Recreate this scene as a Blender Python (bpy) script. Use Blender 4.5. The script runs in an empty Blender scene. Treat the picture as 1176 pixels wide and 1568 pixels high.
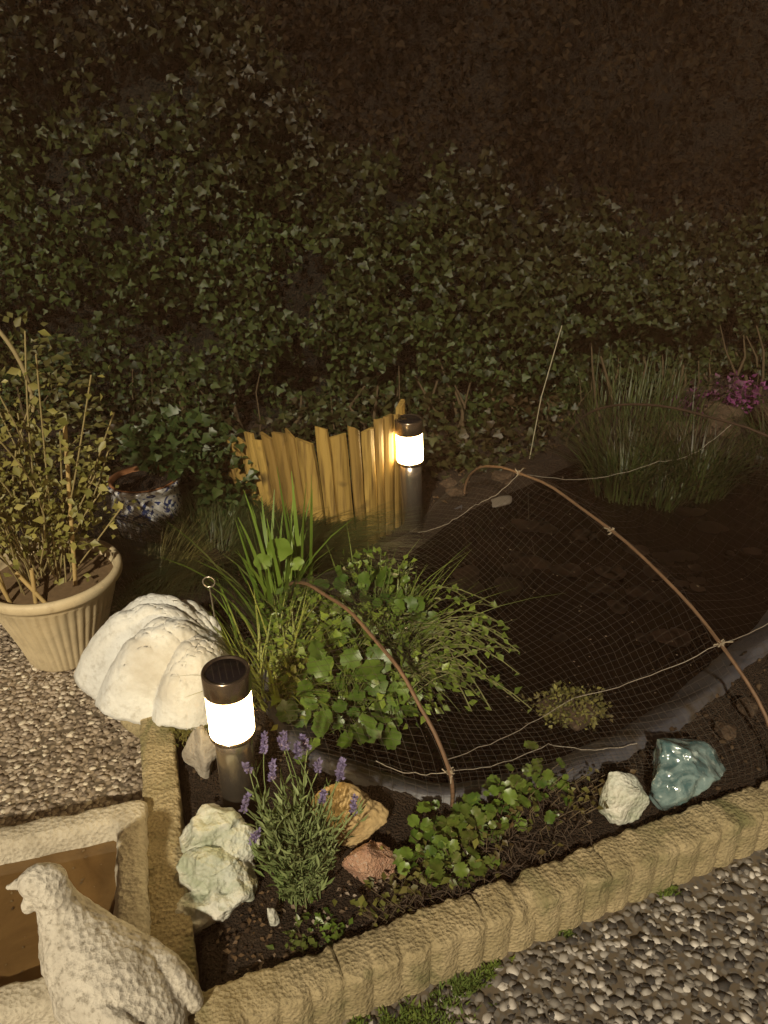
import bpy, bmesh, math, numpy as np
from mathutils import Vector, noise, Matrix
rng=np.random.default_rng(7)
sc=bpy.context.scene
R=math.radians
# ------------------------------------------------------------ materials
def newmat(name):
    m=bpy.data.materials.new(name); m.use_nodes=True
    nt=m.node_tree; b=nt.nodes['Principled BSDF']
    return m,nt,b
def mixc(nt,fac,a,b,mode='MIX'):
    n=nt.nodes.new('ShaderNodeMix'); n.data_type='RGBA'; n.blend_type=mode
    for sock,val in ((0,fac),(6,a),(7,b)):
        if isinstance(val,(int,float)): n.inputs[sock].default_value=val
        elif isinstance(val,tuple): n.inputs[sock].default_value=(*val,1)
        else: nt.links.new(val,n.inputs[sock])
    return n.outputs[2]
def tex(nt,scale,detail=5,rough=.6,kind='noise',dist=0):
    co=nt.nodes.new('ShaderNodeTexCoord')
    if kind=='noise':
        n=nt.nodes.new('ShaderNodeTexNoise'); n.inputs['Detail'].default_value=detail
        n.inputs['Roughness'].default_value=rough; n.inputs['Distortion'].default_value=dist
        out=n.outputs[0]
    else:
        n=nt.nodes.new('ShaderNodeTexVoronoi'); out=n.outputs['Distance']
    n.inputs['Scale'].default_value=scale
    nt.links.new(co.outputs['Object'],n.inputs['Vector'])
    return n,out
def ramp(nt,src,lo,hi):
    r=nt.nodes.new('ShaderNodeMapRange'); r.inputs[1].default_value=lo; r.inputs[2].default_value=hi
    nt.links.new(src,r.inputs[0]); return r.outputs[0]
def bump(nt,b,src,strength,dist):
    bn=nt.nodes.new('ShaderNodeBump'); bn.inputs['Strength'].default_value=strength
    bn.inputs['Distance'].default_value=dist
    nt.links.new(src,bn.inputs['Height']); nt.links.new(bn.outputs[0],b.inputs['Normal'])
def stone(name,c1,c2,c3,scale=14,rough=.85,bs=.8,bd=.006,pit=True,spec=.3,fs=6,stain=None):
    m,nt,b=newmat(name)
    _,n1=tex(nt,scale,6); _,n2=tex(nt,scale*fs,6,.7); _,v=tex(nt,scale*9,kind='v')
    a=mixc(nt,ramp(nt,n1,.38,.62),c1,c2)
    a=mixc(nt,ramp(nt,n2,.52,.70),a,c3)
    if stain:
        _,n3=tex(nt,scale*.45,5,.65,dist=.8); a=mixc(nt,ramp(nt,n3,.52,.68),a,stain)
    nt.links.new(a,b.inputs['Base Color'])
    b.inputs['Roughness'].default_value=rough; b.inputs['Specular IOR Level'].default_value=spec
    ad=nt.nodes.new('ShaderNodeMath'); ad.operation='ADD'
    nt.links.new(n2,ad.inputs[0]); nt.links.new(v if pit else n1,ad.inputs[1])
    bump(nt,b,ad.outputs[0],bs,bd)
    return m
def leafmat(name,c1,c2,c3,rough=.45,spec=.4,nscale=3.0,lo=.45,hi=.6):
    m,nt,b=newmat(name)
    g=nt.nodes.new('ShaderNodeNewGeometry')
    _,n=tex(nt,nscale,3)
    a=mixc(nt,g.outputs['Random Per Island'],c1,c2)
    a=mixc(nt,ramp(nt,n,lo,hi),a,c3)
    nt.links.new(a,b.inputs['Base Color'])
    b.inputs['Roughness'].default_value=rough; b.inputs['Specular IOR Level'].default_value=spec
    return m
def plain(name,c,rough=.6,metal=0,spec=.5,var=.3,scale=20):
    m,nt,b=newmat(name)
    _,n=tex(nt,scale,4)
    a=mixc(nt,n,tuple(x*(1-var) for x in c),tuple(min(1,x*(1+var)) for x in c))
    nt.links.new(a,b.inputs['Base Color'])
    b.inputs['Roughness'].default_value=rough; b.inputs['Metallic'].default_value=metal
    b.inputs['Specular IOR Level'].default_value=spec
    bump(nt,b,n,.15,.003)
    return m
# ------------------------------------------------------------ mesh helpers
def mk(name,verts,faces,mat,smooth=False,parent=None):
    me=bpy.data.meshes.new(name)
    v=np.asarray(verts,dtype=np.float32)
    if isinstance(faces,np.ndarray):
        k=faces.shape[1]; nf=len(faces)
        me.vertices.add(len(v)); me.vertices.foreach_set('co',v.ravel())
        me.loops.add(nf*k); me.loops.foreach_set('vertex_index',faces.astype(np.int32).ravel())
        me.polygons.add(nf); me.polygons.foreach_set('loop_start',np.arange(0,nf*k,k,dtype=np.int32))
        me.update(calc_edges=True)
    else:
        me.from_pydata([tuple(map(float,p)) for p in v],[],faces); me.update()
    if smooth: me.polygons.foreach_set('use_smooth',[True]*len(me.polygons))
    if mat: me.materials.append(mat)
    o=bpy.data.objects.new(name,me); sc.collection.objects.link(o)
    if parent: o.parent=parent
    return o
def empty(name,loc=(0,0,0)):
    e=bpy.data.objects.new(name,None); e.location=loc; e.empty_display_size=.05
    sc.collection.objects.link(e); return e
def nrmz(a): return a/np.maximum(np.linalg.norm(a,axis=1,keepdims=True),1e-9)
SIMPLE=(np.array([[0,0,0],[-.32,.4,.1],[0,1,-.08],[.32,.4,.1]]),np.array([[0,2,1],[0,3,2]]))
NARROW=(np.array([[0,0,0],[-.09,.45,.04],[0,1,-.1],[.09,.45,.04]]),np.array([[0,2,1],[0,3,2]]))
IVY=(np.array([[0,0,0],[-.42,-.05,.05],[-.5,.3,.08],[-.26,.5,.03],[0,1,-.12],[.26,.5,.03],[.5,.3,.08],[.42,-.05,.05]]),
     np.array([[0,2,1],[0,3,2],[0,4,3],[0,5,4],[0,6,5],[0,7,6]]))
def lobed(n=18,lobes=5,depth=.12):
    p=[[0,.42,-.06]]
    for i in range(n):
        a=-math.pi/2+.18+(2*math.pi-.36)*i/(n-1)
        r=.5*(1-depth+depth*abs(math.cos(lobes*a*.5+.3))*1.6)
        p.append([r*math.cos(a),.42+r*math.sin(a),.07*math.sin(a*3)])
    p.append([0,.1,-.03])
    t=[[0,i,i+1] for i in range(1,n)]+[[0,n,n+1],[0,n+1,1]]
    return np.array(p),np.array(t)
LOBED=lobed()
def scatter(name,pos,dirn,nrm,size,shape,mat,parent=None,smooth=False):
    o,t=shape; y=nrmz(dirn); x=nrmz(np.cross(y,nrm)); z=np.cross(x,y)
    s=size[:,None,None]
    V=pos[:,None,:]+s*(o[None,:,0:1]*x[:,None,:]+o[None,:,1:2]*y[:,None,:]+o[None,:,2:3]*z[:,None,:])
    F=(np.arange(len(pos))*len(o))[:,None,None]+t[None]
    return mk(name,V.reshape(-1,3),F.reshape(-1,3),mat,smooth,parent)
def blades(name,base,az,lean,droop,h,w,mat,parent=None,seg=6,taper=.7):
    N=len(base); t=np.linspace(0,1,seg+1)[None,:,None]
    d=np.stack([np.cos(az),np.sin(az),0*az],1)[:,None,:]; side=np.stack([-np.sin(az),np.cos(az),0*az],1)[:,None,:]
    h_=h[:,None,None]; up=np.array([0,0,1.])[None,None,:]
    c=base[:,None,:]+h_*(lean[:,None,None]*t+droop[:,None,None]*t**2.2)*d+h_*(t-.45*droop[:,None,None]*t**2.5)*up
    ww=w[:,None,None]*np.clip(1-t**1.6,0.03,1)**taper
    L=c-side*ww*.5; Rr=c+side*ww*.5
    V=np.stack([L,Rr],2).reshape(-1,3); k=(seg+1)*2
    q=np.array([[2*i,2*i+1,2*i+3,2*i+2] for i in range(seg)])
    F=(np.arange(N)*k)[:,None,None]+q[None]
    return mk(name,V,F.reshape(-1,4),mat,True,parent)
def tubes(name,lines,rad,mat,parent=None,res=1,radii=None):
    cu=bpy.data.curves.new(name,'CURVE'); cu.dimensions='3D'; cu.bevel_depth=rad; cu.bevel_resolution=res
    for j,l in enumerate(lines):
        s=cu.splines.new('POLY'); s.points.add(len(l)-1)
        for i,p in enumerate(l):
            s.points[i].co=(p[0],p[1],p[2],1)
            if radii is not None: s.points[i].radius=radii[j][i] if hasattr(radii[j],'__len__') else radii[j]
    o=bpy.data.objects.new(name,cu); sc.collection.objects.link(o)
    bpy.context.view_layer.update()
    dg=bpy.context.evaluated_depsgraph_get()
    me=bpy.data.meshes.new_from_object(o.evaluated_get(dg)); me.name=name
    bpy.data.objects.remove(o)
    me.materials.clear(); me.materials.append(mat)
    ob=bpy.data.objects.new(name,me); sc.collection.objects.link(ob)
    if parent: ob.parent=parent
    return ob
def ico(sub=3):
    bm=bmesh.new(); bmesh.ops.create_icosphere(bm,subdivisions=sub,radius=1)
    v=np.array([x.co[:] for x in bm.verts]); f=np.array([[a.index for a in p.verts] for p in bm.faces]); bm.free()
    return v,f
ICO={k:ico(k) for k in (1,2,3,4,5)}
def rock(name,loc,size,rot,mat,seed=0,amp=.35,facets=9,smooth=True,fine=.04,sub=5,parent=None,hard=.9):
    v,f=ICO[sub]; v=v.copy(); rg=np.random.default_rng(seed)
    n=nrmz(rg.normal(size=(facets,3))); d=rg.uniform(.55,.92,facets)
    for a,b in zip(n,d):
        k=v@a; over=np.maximum(k-b,0)[:,None]; v-=over*a*hard
    out=[]
    for p in v:
        q=Vector(p)*1.1+Vector((seed*3.1,seed,0))
        w=1+amp*(noise.noise(q))+fine*noise.noise(q*5)+fine*.6*noise.noise(q*11)+fine*.3*noise.noise(q*24)
        out.append(p*w)
    v=np.array(out)*np.array(size)
    Rm=np.array(Matrix.Rotation(rot[2],3,'Z')@Matrix.Rotation(rot[1],3,'Y')@Matrix.Rotation(rot[0],3,'X'))
    v=v@Rm.T+np.array(loc)
    return mk(name,v,f,mat,smooth,parent)
def lathe(name,prof,loc,mat,seg=64,parent=None,flute=0,nfl=0,smooth=True,z0=0,z1=9):
    V=[];F=[]
    for i,(r,z) in enumerate(prof):
        for j in range(seg):
            a=2*math.pi*j/seg; rr=r
            if nfl and z0<z<z1: rr=r*(1-flute*(.5+.5*math.cos(nfl*a))**2)
            V.append((loc[0]+rr*math.cos(a),loc[1]+rr*math.sin(a),loc[2]+z))
    n=len(prof)
    for i in range(n-1):
        for j in range(seg):
            F.append((i*seg+j,i*seg+(j+1)%seg,(i+1)*seg+(j+1)%seg,(i+1)*seg+j))
    return mk(name,V,np.array(F),mat,smooth,parent)
def sstep(a,b,x):
    t=np.clip((x-a)/(b-a),0,1); return t*t*(3-2*t)
def vnoise(x,y,s,seed=0):
    x=np.ravel(x);y=np.ravel(y)
    return np.array([noise.noise(Vector((a*s+seed,b*s-seed,seed*.7))) for a,b in zip(x,y)])

# ------------------------------------------------------------ palette
M_conc=stone('concrete_yellow',(.45,.37,.22),(.33,.27,.15),(.18,.15,.09),14,.95,1,.004,fs=11,stain=(.18,.17,.08))
M_conc2=stone('concrete_pale',(.60,.55,.44),(.50,.45,.35),(.32,.28,.21),12,.95,.9,.004,fs=9,stain=(.30,.26,.19))
M_statue=stone('statue_concrete',(.68,.64,.55),(.57,.53,.45),(.24,.21,.16),11,.95,1,.004,fs=8,stain=(.40,.36,.28))
M_white=stone('white_quartz',(.68,.66,.58),(.54,.57,.50),(.38,.40,.32),12,.6,.8,.005,spec=.5,stain=(.36,.40,.29))
M_tan=stone('tan_sandstone',(.54,.40,.20),(.44,.31,.14),(.32,.22,.12),12,.85,.6,.003)
M_pink=stone('pink_granite',(.50,.30,.20),(.40,.22,.15),(.55,.44,.35),30,.8,.8,.005)
M_shell=stone('shell_white',(.70,.71,.69),(.62,.62,.59),(.48,.47,.43),8,.65,.5,.003,stain=(.52,.50,.45))
M_grey=stone('grey_stone',(.40,.36,.30),(.30,.27,.22),(.2,.17,.13),10,.8,.6,.003)
M_dark=stone('dark_rock',(.07,.045,.028),(.045,.03,.02),(.10,.07,.045),10,.9,.8,.006)
M_soil=stone('soil',(.026,.017,.011),(.038,.024,.015),(.07,.048,.03),22,.95,1,.012)

# ------------------------------------------------------------ geometry of the place
C0=np.array([-.335,.805]); A=np.array([.925,.379]); A/=np.linalg.norm(A); Nn=np.array([A[1],-A[0]])
LD=np.array([-.29,.957]); LD/=np.linalg.norm(LD); LN=np.array([LD[1],-LD[0]])
ctrl=np.array([(-.05,1.47),(.05,1.43),(.16,1.41),(.28,1.43),(.40,1.47),(.53,1.54),(.65,1.61),(.81,1.73),(1.0,1.9),(1.25,2.14),(1.52,2.5),(1.75,2.95),(1.78,3.3),(1.45,3.5),(.96,3.4),(.62,3.12),(.32,2.85),(.15,2.61),(-.04,2.33),(-.17,2.06),(-.24,1.78),(-.17,1.57)])
def catmull(P,k=8):
    out=[];n=len(P)
    for i in range(n):
        a,b,c,d=P[i-1],P[i],P[(i+1)%n],P[(i+2)%n]
        for j in range(k):
            t=j/k
            out.append(.5*((2*b)+(-a+c)*t+(2*a-5*b+4*c-d)*t*t+(-a+3*b-3*c+d)*t**3))
    return np.array(out)
pond=catmull(ctrl)
def pond_sd(P):
    d=np.full(len(P),1e9); ins=np.zeros(len(P),bool); n=len(pond)
    for i in range(n):
        a=pond[i];b=pond[(i+1)%n];ab=b-a
        t=np.clip(((P-a)@ab)/(ab@ab),0,1); q=P-(a+t[:,None]*ab)
        d=np.minimum(d,np.hypot(q[:,0],q[:,1]))
        c=((a[1]>P[:,1])!=(b[1]>P[:,1]))
        with np.errstate(divide='ignore',invalid='ignore'):
            xi=a[0]+(P[:,1]-a[1])*(b[0]-a[0])/(b[1]-a[1])
        ins^=c&(P[:,0]<xi)
    return np.where(ins,-d,d)
def soil_h(P,noisy=True):
    d1=(P-C0)@(-Nn); dl=np.maximum((P-C0)@LN,(P[:,1]-2.45))
    m=sstep(0.0,.04,np.minimum(d1,dl))
    h=-.04+m*.125
    if noisy: h=h+m*(.018*vnoise(P[:,0],P[:,1],5,3)+.012*vnoise(P[:,0],P[:,1],18,9)+.007*vnoise(P[:,0],P[:,1],55,5))
    back=sstep(2.2,2.5,P[:,1])
    m2=sstep(-.03,.07-.06*back,pond_sd(P))
    return h*m2-.05*(1-m2)
m,nt,b=newmat('patio_aggregate')
co=nt.nodes.new('ShaderNodeTexCoord'); v=nt.nodes.new('ShaderNodeTexVoronoi'); v.inputs['Scale'].default_value=75
nt.links.new(co.outputs['Object'],v.inputs['Vector'])
sp=nt.nodes.new('ShaderNodeSeparateXYZ'); nt.links.new(co.outputs['Object'],sp.inputs[0])
side=ramp(nt,sp.outputs[0],-.4,.1)  # left paving lighter: the stronger light there is painted into the colour
sc2=nt.nodes.new('ShaderNodeSeparateColor'); nt.links.new(v.outputs['Color'],sc2.inputs[0])
warm=mixc(nt,sc2.outputs[0],(.29,.225,.155),(.48,.39,.29)); cool=mixc(nt,sc2.outputs[0],(.05,.045,.04),(.19,.175,.155))
a=mixc(nt,side,warm,cool); a=mixc(nt,ramp(nt,v.outputs['Distance'],.35,.6),a,(.12,.095,.065))
nt.links.new(a,b.inputs['Base Color']); b.inputs['Roughness'].default_value=.85
bump(nt,b,v.outputs['Distance'],-.8,.006); M_patio=m
mk('ground',[(-70,-70,0),(70,-70,0),(70,70,0),(-70,70,0)],[(0,1,2,3)],M_patio)
xs=np.concatenate([np.linspace(-4.5,-.6,60)[:-1],np.linspace(-.6,1.4,170)[:-1],np.linspace(1.4,5,70)])
ys=np.concatenate([np.linspace(.75,2.3,150)[:-1],np.linspace(2.3,6,150)])
X,Y=np.meshgrid(xs,ys); P=np.stack([X.ravel(),Y.ravel()],1); H=soil_h(P)
nx,ny=len(xs),len(ys); I=np.arange(nx*ny).reshape(ny,nx)
F=np.stack([I[:-1,:-1],I[:-1,1:],I[1:,1:],I[1:,:-1]],-1).reshape(-1,4)
mk('soil_bed',np.column_stack([P,H]),F,M_soil,True)
def soilpts(n,x0,x1,y0,y1,dmin=.09):
    P=np.column_stack([rng.uniform(x0,x1,n),rng.uniform(y0,y1,n)])
    k=(((P-C0)@(-Nn))>.06)&(((P-C0)@LN)>.06)&(pond_sd(P)>dmin)
    return P[k]
def pebbles(name,P,z,r,mat,flat=.55,jl=.65):
    v,f=ICO[1]; N=len(P); jit=rng.uniform(jl,1.25,(N,len(v),1))
    ang=rng.uniform(0,6.28,N); c,s=np.cos(ang),np.sin(ang)
    st=rng.uniform(.7,1.5,N)
    V=v[None]*jit*r[:,None,None]; V[:,:,0]*=st[:,None]; V[:,:,2]*=flat
    x=V[:,:,0]*c[:,None]-V[:,:,1]*s[:,None]; y=V[:,:,0]*s[:,None]+V[:,:,1]*c[:,None]
    V=np.stack([x+P[:,0:1],y+P[:,1:2],V[:,:,2]+z[:,None]],2)
    F=(np.arange(N)*len(v))[:,None,None]+f[None]
    return mk(name,V.reshape(-1,3),F.reshape(-1,3),mat)
Pc=soilpts(6000,-.5,2.2,.8,3.6)
pebbles('soil_clods',Pc,soil_h(Pc,False)+.005,rng.uniform(.002,.009,len(Pc)),leafmat('clod',(.022,.015,.009),(.09,.06,.035),(.04,.025,.015),.95,.2),.8)
def agg(n,x0,x1,y0,y1,right):
    P=np.column_stack([rng.uniform(x0,x1,n),rng.uniform(y0,y1,n)])
    if right: k=((P-C0)@Nn)>.05
    else: k=((P-C0)@LN)<-.06
    return P[k]
Pr=agg(15000,-.3,1.7,.35,1.65,True); Pl=agg(17000,-1.9,-.3,.9,2.5,False)
def aggmat(name,dark,mid,light,big=(.65,.62,.6)):
    m,nt,b=newmat(name); g=nt.nodes.new('ShaderNodeNewGeometry')
    cr=nt.nodes.new('ShaderNodeValToRGB'); cr.color_ramp.interpolation='CONSTANT'
    e=cr.color_ramp.elements; e[0].color=(*dark,1); e[1].position=.33; e[1].color=(*mid,1)
    q=e.new(.66); q.color=(*light,1); q=e.new(.86); q.color=(*[min(.8,x*1.5) for x in light],1)
    nt.links.new(g.outputs['Random Per Island'],cr.inputs[0])
    _,n=tex(nt,1.6,3); _,n2=tex(nt,90,3)
    a=mixc(nt,ramp(nt,n,.3,.7),cr.outputs[0],big,'MULTIPLY'); a=mixc(nt,ramp(nt,n2,.4,.8),a,(.6,.57,.54),'MULTIPLY')
    nt.links.new(a,b.inputs['Base Color']); b.inputs['Roughness'].default_value=.75
    return m
pebbles('gravel',Pr,np.full(len(Pr),.0),rng.uniform(.004,.0145,len(Pr)),aggmat('chips_grey_dim',(.06,.055,.052),(.22,.205,.185),(.42,.40,.37)),.22,.5)  # darker chips, the weaker light on the right put into their colour
pebbles('gravel',Pl,np.full(len(Pl),.0),rng.uniform(.004,.013,len(Pl)),aggmat('chips_warm_lit',(.24,.195,.15),(.44,.37,.29),(.56,.49,.40),(.88,.85,.82)),.16,.5)  # lighter chips, the stronger light on the left put into their colour

# pond liner + water
def offset(P,d):
    t=np.roll(P,-3,0)-np.roll(P,3,0); t=t/np.linalg.norm(t,axis=1,keepdims=True)
    n=np.stack([t[:,1],-t[:,0]],1); return P+n*(d if np.isscalar(d) else d[:,None])
rings=[];n=len(pond); bk=sstep(2.15,2.5,pond[:,1])
for d,z in ((-.06,-.03),(-.015,.028),(.02,.062),(.055,.088),(.08,.104),(.095,.103),(.11,.07)):
    q=offset(pond,d*(1-.8*bk) if d>0 else np.full(n,d))
    wob=np.array([.010*noise.noise(Vector((a*7,bb*7,d*12)))+.004*noise.noise(Vector((a*25,bb*25,d*40))) for a,bb in q])
    rings.append(np.column_stack([q,np.where(z>.03,z-.035*bk,z)+wob]))
V=np.concatenate(rings); F=[]
for i in range(len(rings)-1):
    for j in range(n): F.append((i*n+j,i*n+(j+1)%n,(i+1)*n+(j+1)%n,(i+1)*n+j))
m,nt,b=newmat('liner_rubber'); _,nn=tex(nt,7,6)
a=mixc(nt,ramp(nt,nn,.35,.65),(.045,.045,.055),(.085,.083,.095)); a2=mixc(nt,ramp(nt,nn,.56,.68),a,(.05,.038,.026)); nt.links.new(a2,b.inputs['Base Color'])
b.inputs['Roughness'].default_value=.5; bump(nt,b,nn,.4,.02)
mk('pond_liner',V,np.array(F),m,True)
m,nt,b=newmat('pond_water'); _,nn=tex(nt,2.2,5)
a=mixc(nt,ramp(nt,nn,.45,.7),(.0015,.001,.001),(.004,.0025,.002)); nt.links.new(a,b.inputs['Base Color'])
b.inputs['Roughness'].default_value=.01; b.inputs['IOR'].default_value=1.33; b.inputs['Specular IOR Level'].default_value=.5
_,n2=tex(nt,5,2); bump(nt,b,n2,.03,.004)
q=offset(pond,.0); mk('pond_water',np.column_stack([q,np.full(len(q),.04)]),[tuple(range(len(q)))],m)
# floating dead lily pads in loose groups
pv,pt=lobed(26,3,.14); PAD=(pv*[1,.8,.03],pt)
cen=np.array([(.62,2.75),(.95,2.55),(.45,2.35),(1.15,2.45),(1.3,2.75),(.78,2.2),(1.05,2.1),(.6,2.5),(1.4,2.5)])
Pp=np.concatenate([c+rng.normal(size=(5,2))*[.10,.08] for c in cen]); Pp=Pp[pond_sd(Pp)<-.1]
k=len(Pp); az=rng.uniform(0,6.28,k)
m,nt,b=newmat('dead_pad'); g=nt.nodes.new('ShaderNodeNewGeometry'); _,pn=tex(nt,14,5)
a=mixc(nt,g.outputs['Random Per Island'],(.004,.0025,.002),(.022,.012,.008)); a=mixc(nt,ramp(nt,pn,.42,.6),a,(.003,.002,.0015)); nt.links.new(a,b.inputs['Base Color']); b.inputs['Roughness'].default_value=.3
scatter('lily_pads',np.column_stack([Pp,np.linspace(.043,.050,k)]),np.stack([np.cos(az),np.sin(az),0*az],1),np.tile([0.,0,1],(k,1)),rng.uniform(.04,.13,k),PAD,m)
k=300; Pp=np.column_stack([rng.uniform(-.1,1.7,k),rng.uniform(1.45,3.4,k)]); Pp=Pp[pond_sd(Pp)<-.02]
k=len(Pp); az=rng.uniform(0,6.28,k)
scatter('floating_debris',np.column_stack([Pp,np.full(k,.052)]),np.stack([np.cos(az),np.sin(az),0*az],1),np.tile([0.,0,1],(k,1)),rng.uniform(.003,.011,k),(SIMPLE[0]*[1,1,.1],SIMPLE[1]),leafmat('debris',(.08,.055,.03),(.3,.24,.17),(.08,.05,.03),.6))

# ------------------------------------------------------------ concrete edging
def edging(name,o,d,nrm,L,w,top,period,amp,mat,seed,rough=1.0):
    ds=.004; S=np.arange(0,L+ds,ds); V=[]; hw=w/2
    prof=[(-1,-.02),(-1,.02),(-1,.05),(-1,.08),(-1,top-.008),(-.95,top-.002),(-.8,top),(-.4,top+.001),(0,top+.002),(.4,top+.001),(.8,top),(.95,top-.003),(1,top-.009),(1,.09),(1,.07),(1,.05),(1,.02),(1,-.02)]
    for s in S:
        sc_=abs(math.sin(math.pi*s/period)); a=amp*(sc_**.6-.7)
        blk=math.floor(s/(period*5)); gap=(s%(period*5))<.005
        for u,z in prof:
            y=u*(hw+(a if u>0 else a*.5))
            p=o+d*s+nrm*y
            nz=noise.noise(Vector((p[0]*14,p[1]*14,z*14+seed)))
            n3=noise.noise(Vector((p[0]*55,p[1]*55,z*55+seed)))
            n4=noise.noise(Vector((p[0]*130,p[1]*130,z*130+seed)))
            chip=max(0,noise.noise(Vector((s*17,seed,3)))-.25)*.03 if abs(u)>.7 and z>.08 else 0
            p=p+nrm*((.003*nz+.0025*n3+.002*n4)*rough*(1 if u>=0 else -1)-chip*np.sign(u))
            zz=z
            if z>.06: zz=z+(.005*nz+.004*n3+.003*n4)*rough+.004*noise.noise(Vector((blk*3.3,seed,0)))-(.006*(1-sc_**.4)*(1 if u>.6 else .15))-(.010 if gap else 0)-chip*.7
            V.append((p[0],p[1],zz))
    k=len(prof); F=[(i*k+j,i*k+j+1,(i+1)*k+j+1,(i+1)*k+j) for i in range(len(S)-1) for j in range(k-1)]
    n=(len(S)-1)*k
    F2=[tuple(range(k)),tuple(range(n+k-1,n-1,-1))]
    return mk(name,V,[tuple(f) for f in F]+F2,mat,True)
edging('palisade_edging',C0-A*.02,A,Nn,2.9,.082,.12,.058,.009,M_conc,1)
edging('concrete_kerb',C0-A*.02+LD*.045,LD,LN,.80,.080,.122,.19,.003,M_conc,5)
def mossat(cs,name):
    B=[]
    for (s,o,r,n) in cs:
        q=C0+A*s+Nn*o
        g=rng.normal(size=(n,2))*r*.5; g=g[:,0:1]*A*1.6+g[:,1:2]*Nn*.6+q; B.append(g)
    B=np.concatenate(B); B=B[((B-C0)@Nn)>.035]; N=len(B)
    nn=vnoise(B[:,0],B[:,1],28,4); B=B[nn>-.12]; N=len(B)
    return blades(name,np.column_stack([B,np.full(N,.0)]),rng.uniform(0,6.28,N),rng.uniform(.1,.9,N),rng.uniform(0,.6,N),rng.uniform(.004,.016,N),rng.uniform(.003,.006,N),leafmat('moss',(.05,.09,.01),(.13,.17,.02),(.08,.12,.02),.8),seg=2)
mossat([(.29,.10,.09,5200),(.17,.08,.05,1200),(.50,.065,.03,450),(.57,.06,.02,250),(.74,.055,.02,120),(1.0,.05,.015,80)],'moss')

# ------------------------------------------------------------ stone trough with water
Ct=np.array([-.528,1.268]); e1=np.array([-.962,-.27]); e1/=np.linalg.norm(e1); e2=np.array([.272,-.962]); e2/=np.linalg.norm(e2)
def sqring(o,l1,l2,ins,z,k=40):
    pts=[]; c=[(ins,ins),(l1-ins,ins),(l1-ins,l2-ins),(ins,l2-ins)]
    rr=.02
    for i in range(4):
        a=np.array(c[i],float);bb=np.array(c[(i+1)%4],float);u=(bb-a)/np.linalg.norm(bb-a)
        for j in range(k):
            t=(j+.0)/k; p=a+u*rr*.5+(bb-a-u*rr)*t/(1-1/k)
            q=o+e1*p[0]+e2*p[1]; nz=noise.noise(Vector((q[0]*18,q[1]*18,z*18)))*.005+noise.noise(Vector((q[0]*50,q[1]*50,z*50)))*.003+noise.noise(Vector((q[0]*110,q[1]*110,z*110)))*.0015
            pts.append((q[0]+nz,q[1]+nz,z+nz*.8))
    return pts
tr=empty('stone_trough')
Vt=[];L1,L2=.52,.43
prof=((.0,-.01),(-.002,.06),(.0,.12),(.001,.137),(.005,.147),(.012,.151),(.022,.153),(.032,.153),(.042,.153),(.050,.152),(.056,.147),(.060,.137),(.064,.12),(.070,.07),(.078,.055))
for ins,z in prof: Vt+=sqring(Ct,L1,L2,ins,z)
k=160; nr=len(prof); F=[(i*k+j,i*k+(j+1)%k,(i+1)*k+(j+1)%k,(i+1)*k+j) for i in range(nr-1) for j in range(k)]
F.append(tuple(range((nr-1)*k,nr*k)))
mk('basin',Vt,F,M_conc2,True,tr)
m,nt,b=newmat('muddy_water'); _,nn=tex(nt,6,6,.65,dist=.6)
a=mixc(nt,ramp(nt,nn,.3,.7),(.085,.048,.018),(.19,.115,.045)); nt.links.new(a,b.inputs['Base Color']); b.inputs['Roughness'].default_value=.04
_,n2=tex(nt,11,2); bump(nt,b,n2,.2,.004)
mk('trough_water',[(p[0],p[1],.105) for p in sqring(Ct,L1,L2,.060,.122)],[tuple(range(160))],m,False,tr)
k=45; U=rng.uniform(.09,.42,(k,2))*[1,.8]; q=Ct+U[:,0:1]*e1+U[:,1:2]*e2; az=rng.uniform(0,6.28,k)
scatter('floating_bits',np.column_stack([q,np.full(k,.107)]),np.stack([np.cos(az),np.sin(az),0*az],1),np.tile([0.,0,1],(k,1)),rng.uniform(.003,.010,k),(SIMPLE[0]*[1,1,.1],SIMPLE[1]),leafmat('bits',(.05,.03,.015),(.22,.16,.08),(.1,.06,.03),.6),tr)

# ------------------------------------------------------------ bird statue
def blob(parts,name,mat,vox=.005,disp=.006,smooth_it=6,ns=.03,ty='CLOUDS'):
    V=[];F=[];o=0;v,f=ICO[4]
    for c,r,rot in parts:
        Rm=np.array(Matrix.Rotation(rot[2],3,'Z')@Matrix.Rotation(rot[1],3,'Y')@Matrix.Rotation(rot[0],3,'X'))
        w=(v*np.array(r))@Rm.T+np.array(c); V.append(w); F.append(f+o); o+=len(v)
    ob=mk(name,np.concatenate(V),np.concatenate(F),mat)
    r=ob.modifiers.new('r','REMESH'); r.mode='VOXEL'; r.voxel_size=vox; r.use_smooth_shade=True
    s=ob.modifiers.new('s','SMOOTH'); s.factor=.7; s.iterations=smooth_it
    t=bpy.data.textures.new(name+'t',ty); t.noise_scale=ns
    if ty=='CLOUDS': t.noise_depth=3
    d=ob.modifiers.new('d','DISPLACE'); d.texture=t; d.strength=disp; d.mid_level=.5
    if ty!='CLOUDS':
        t2=bpy.data.textures.new(name+'u','CLOUDS'); t2.noise_scale=.02; t2.noise_depth=3
        d=ob.modifiers.new('d2','DISPLACE'); d.texture=t2; d.strength=.012; d.mid_level=.5
    bpy.context.view_layer.update()
    me=bpy.data.meshes.new_from_object(ob.evaluated_get(bpy.context.evaluated_depsgraph_get()))
    ob.modifiers.clear(); ob.data=me; me.name=name
    me.materials.clear(); me.materials.append(mat)
    me.polygons.foreach_set('use_smooth',[True]*len(me.polygons))
    return ob
def seg(a,b,r1,r2,n=6):
    a=np.array(a);b=np.array(b)
    return [(a+(b-a)*i/n,(r1+(r2-r1)*i/n,)*3,(0,0,0)) for i in range(n+1)]
bp=[]
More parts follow.
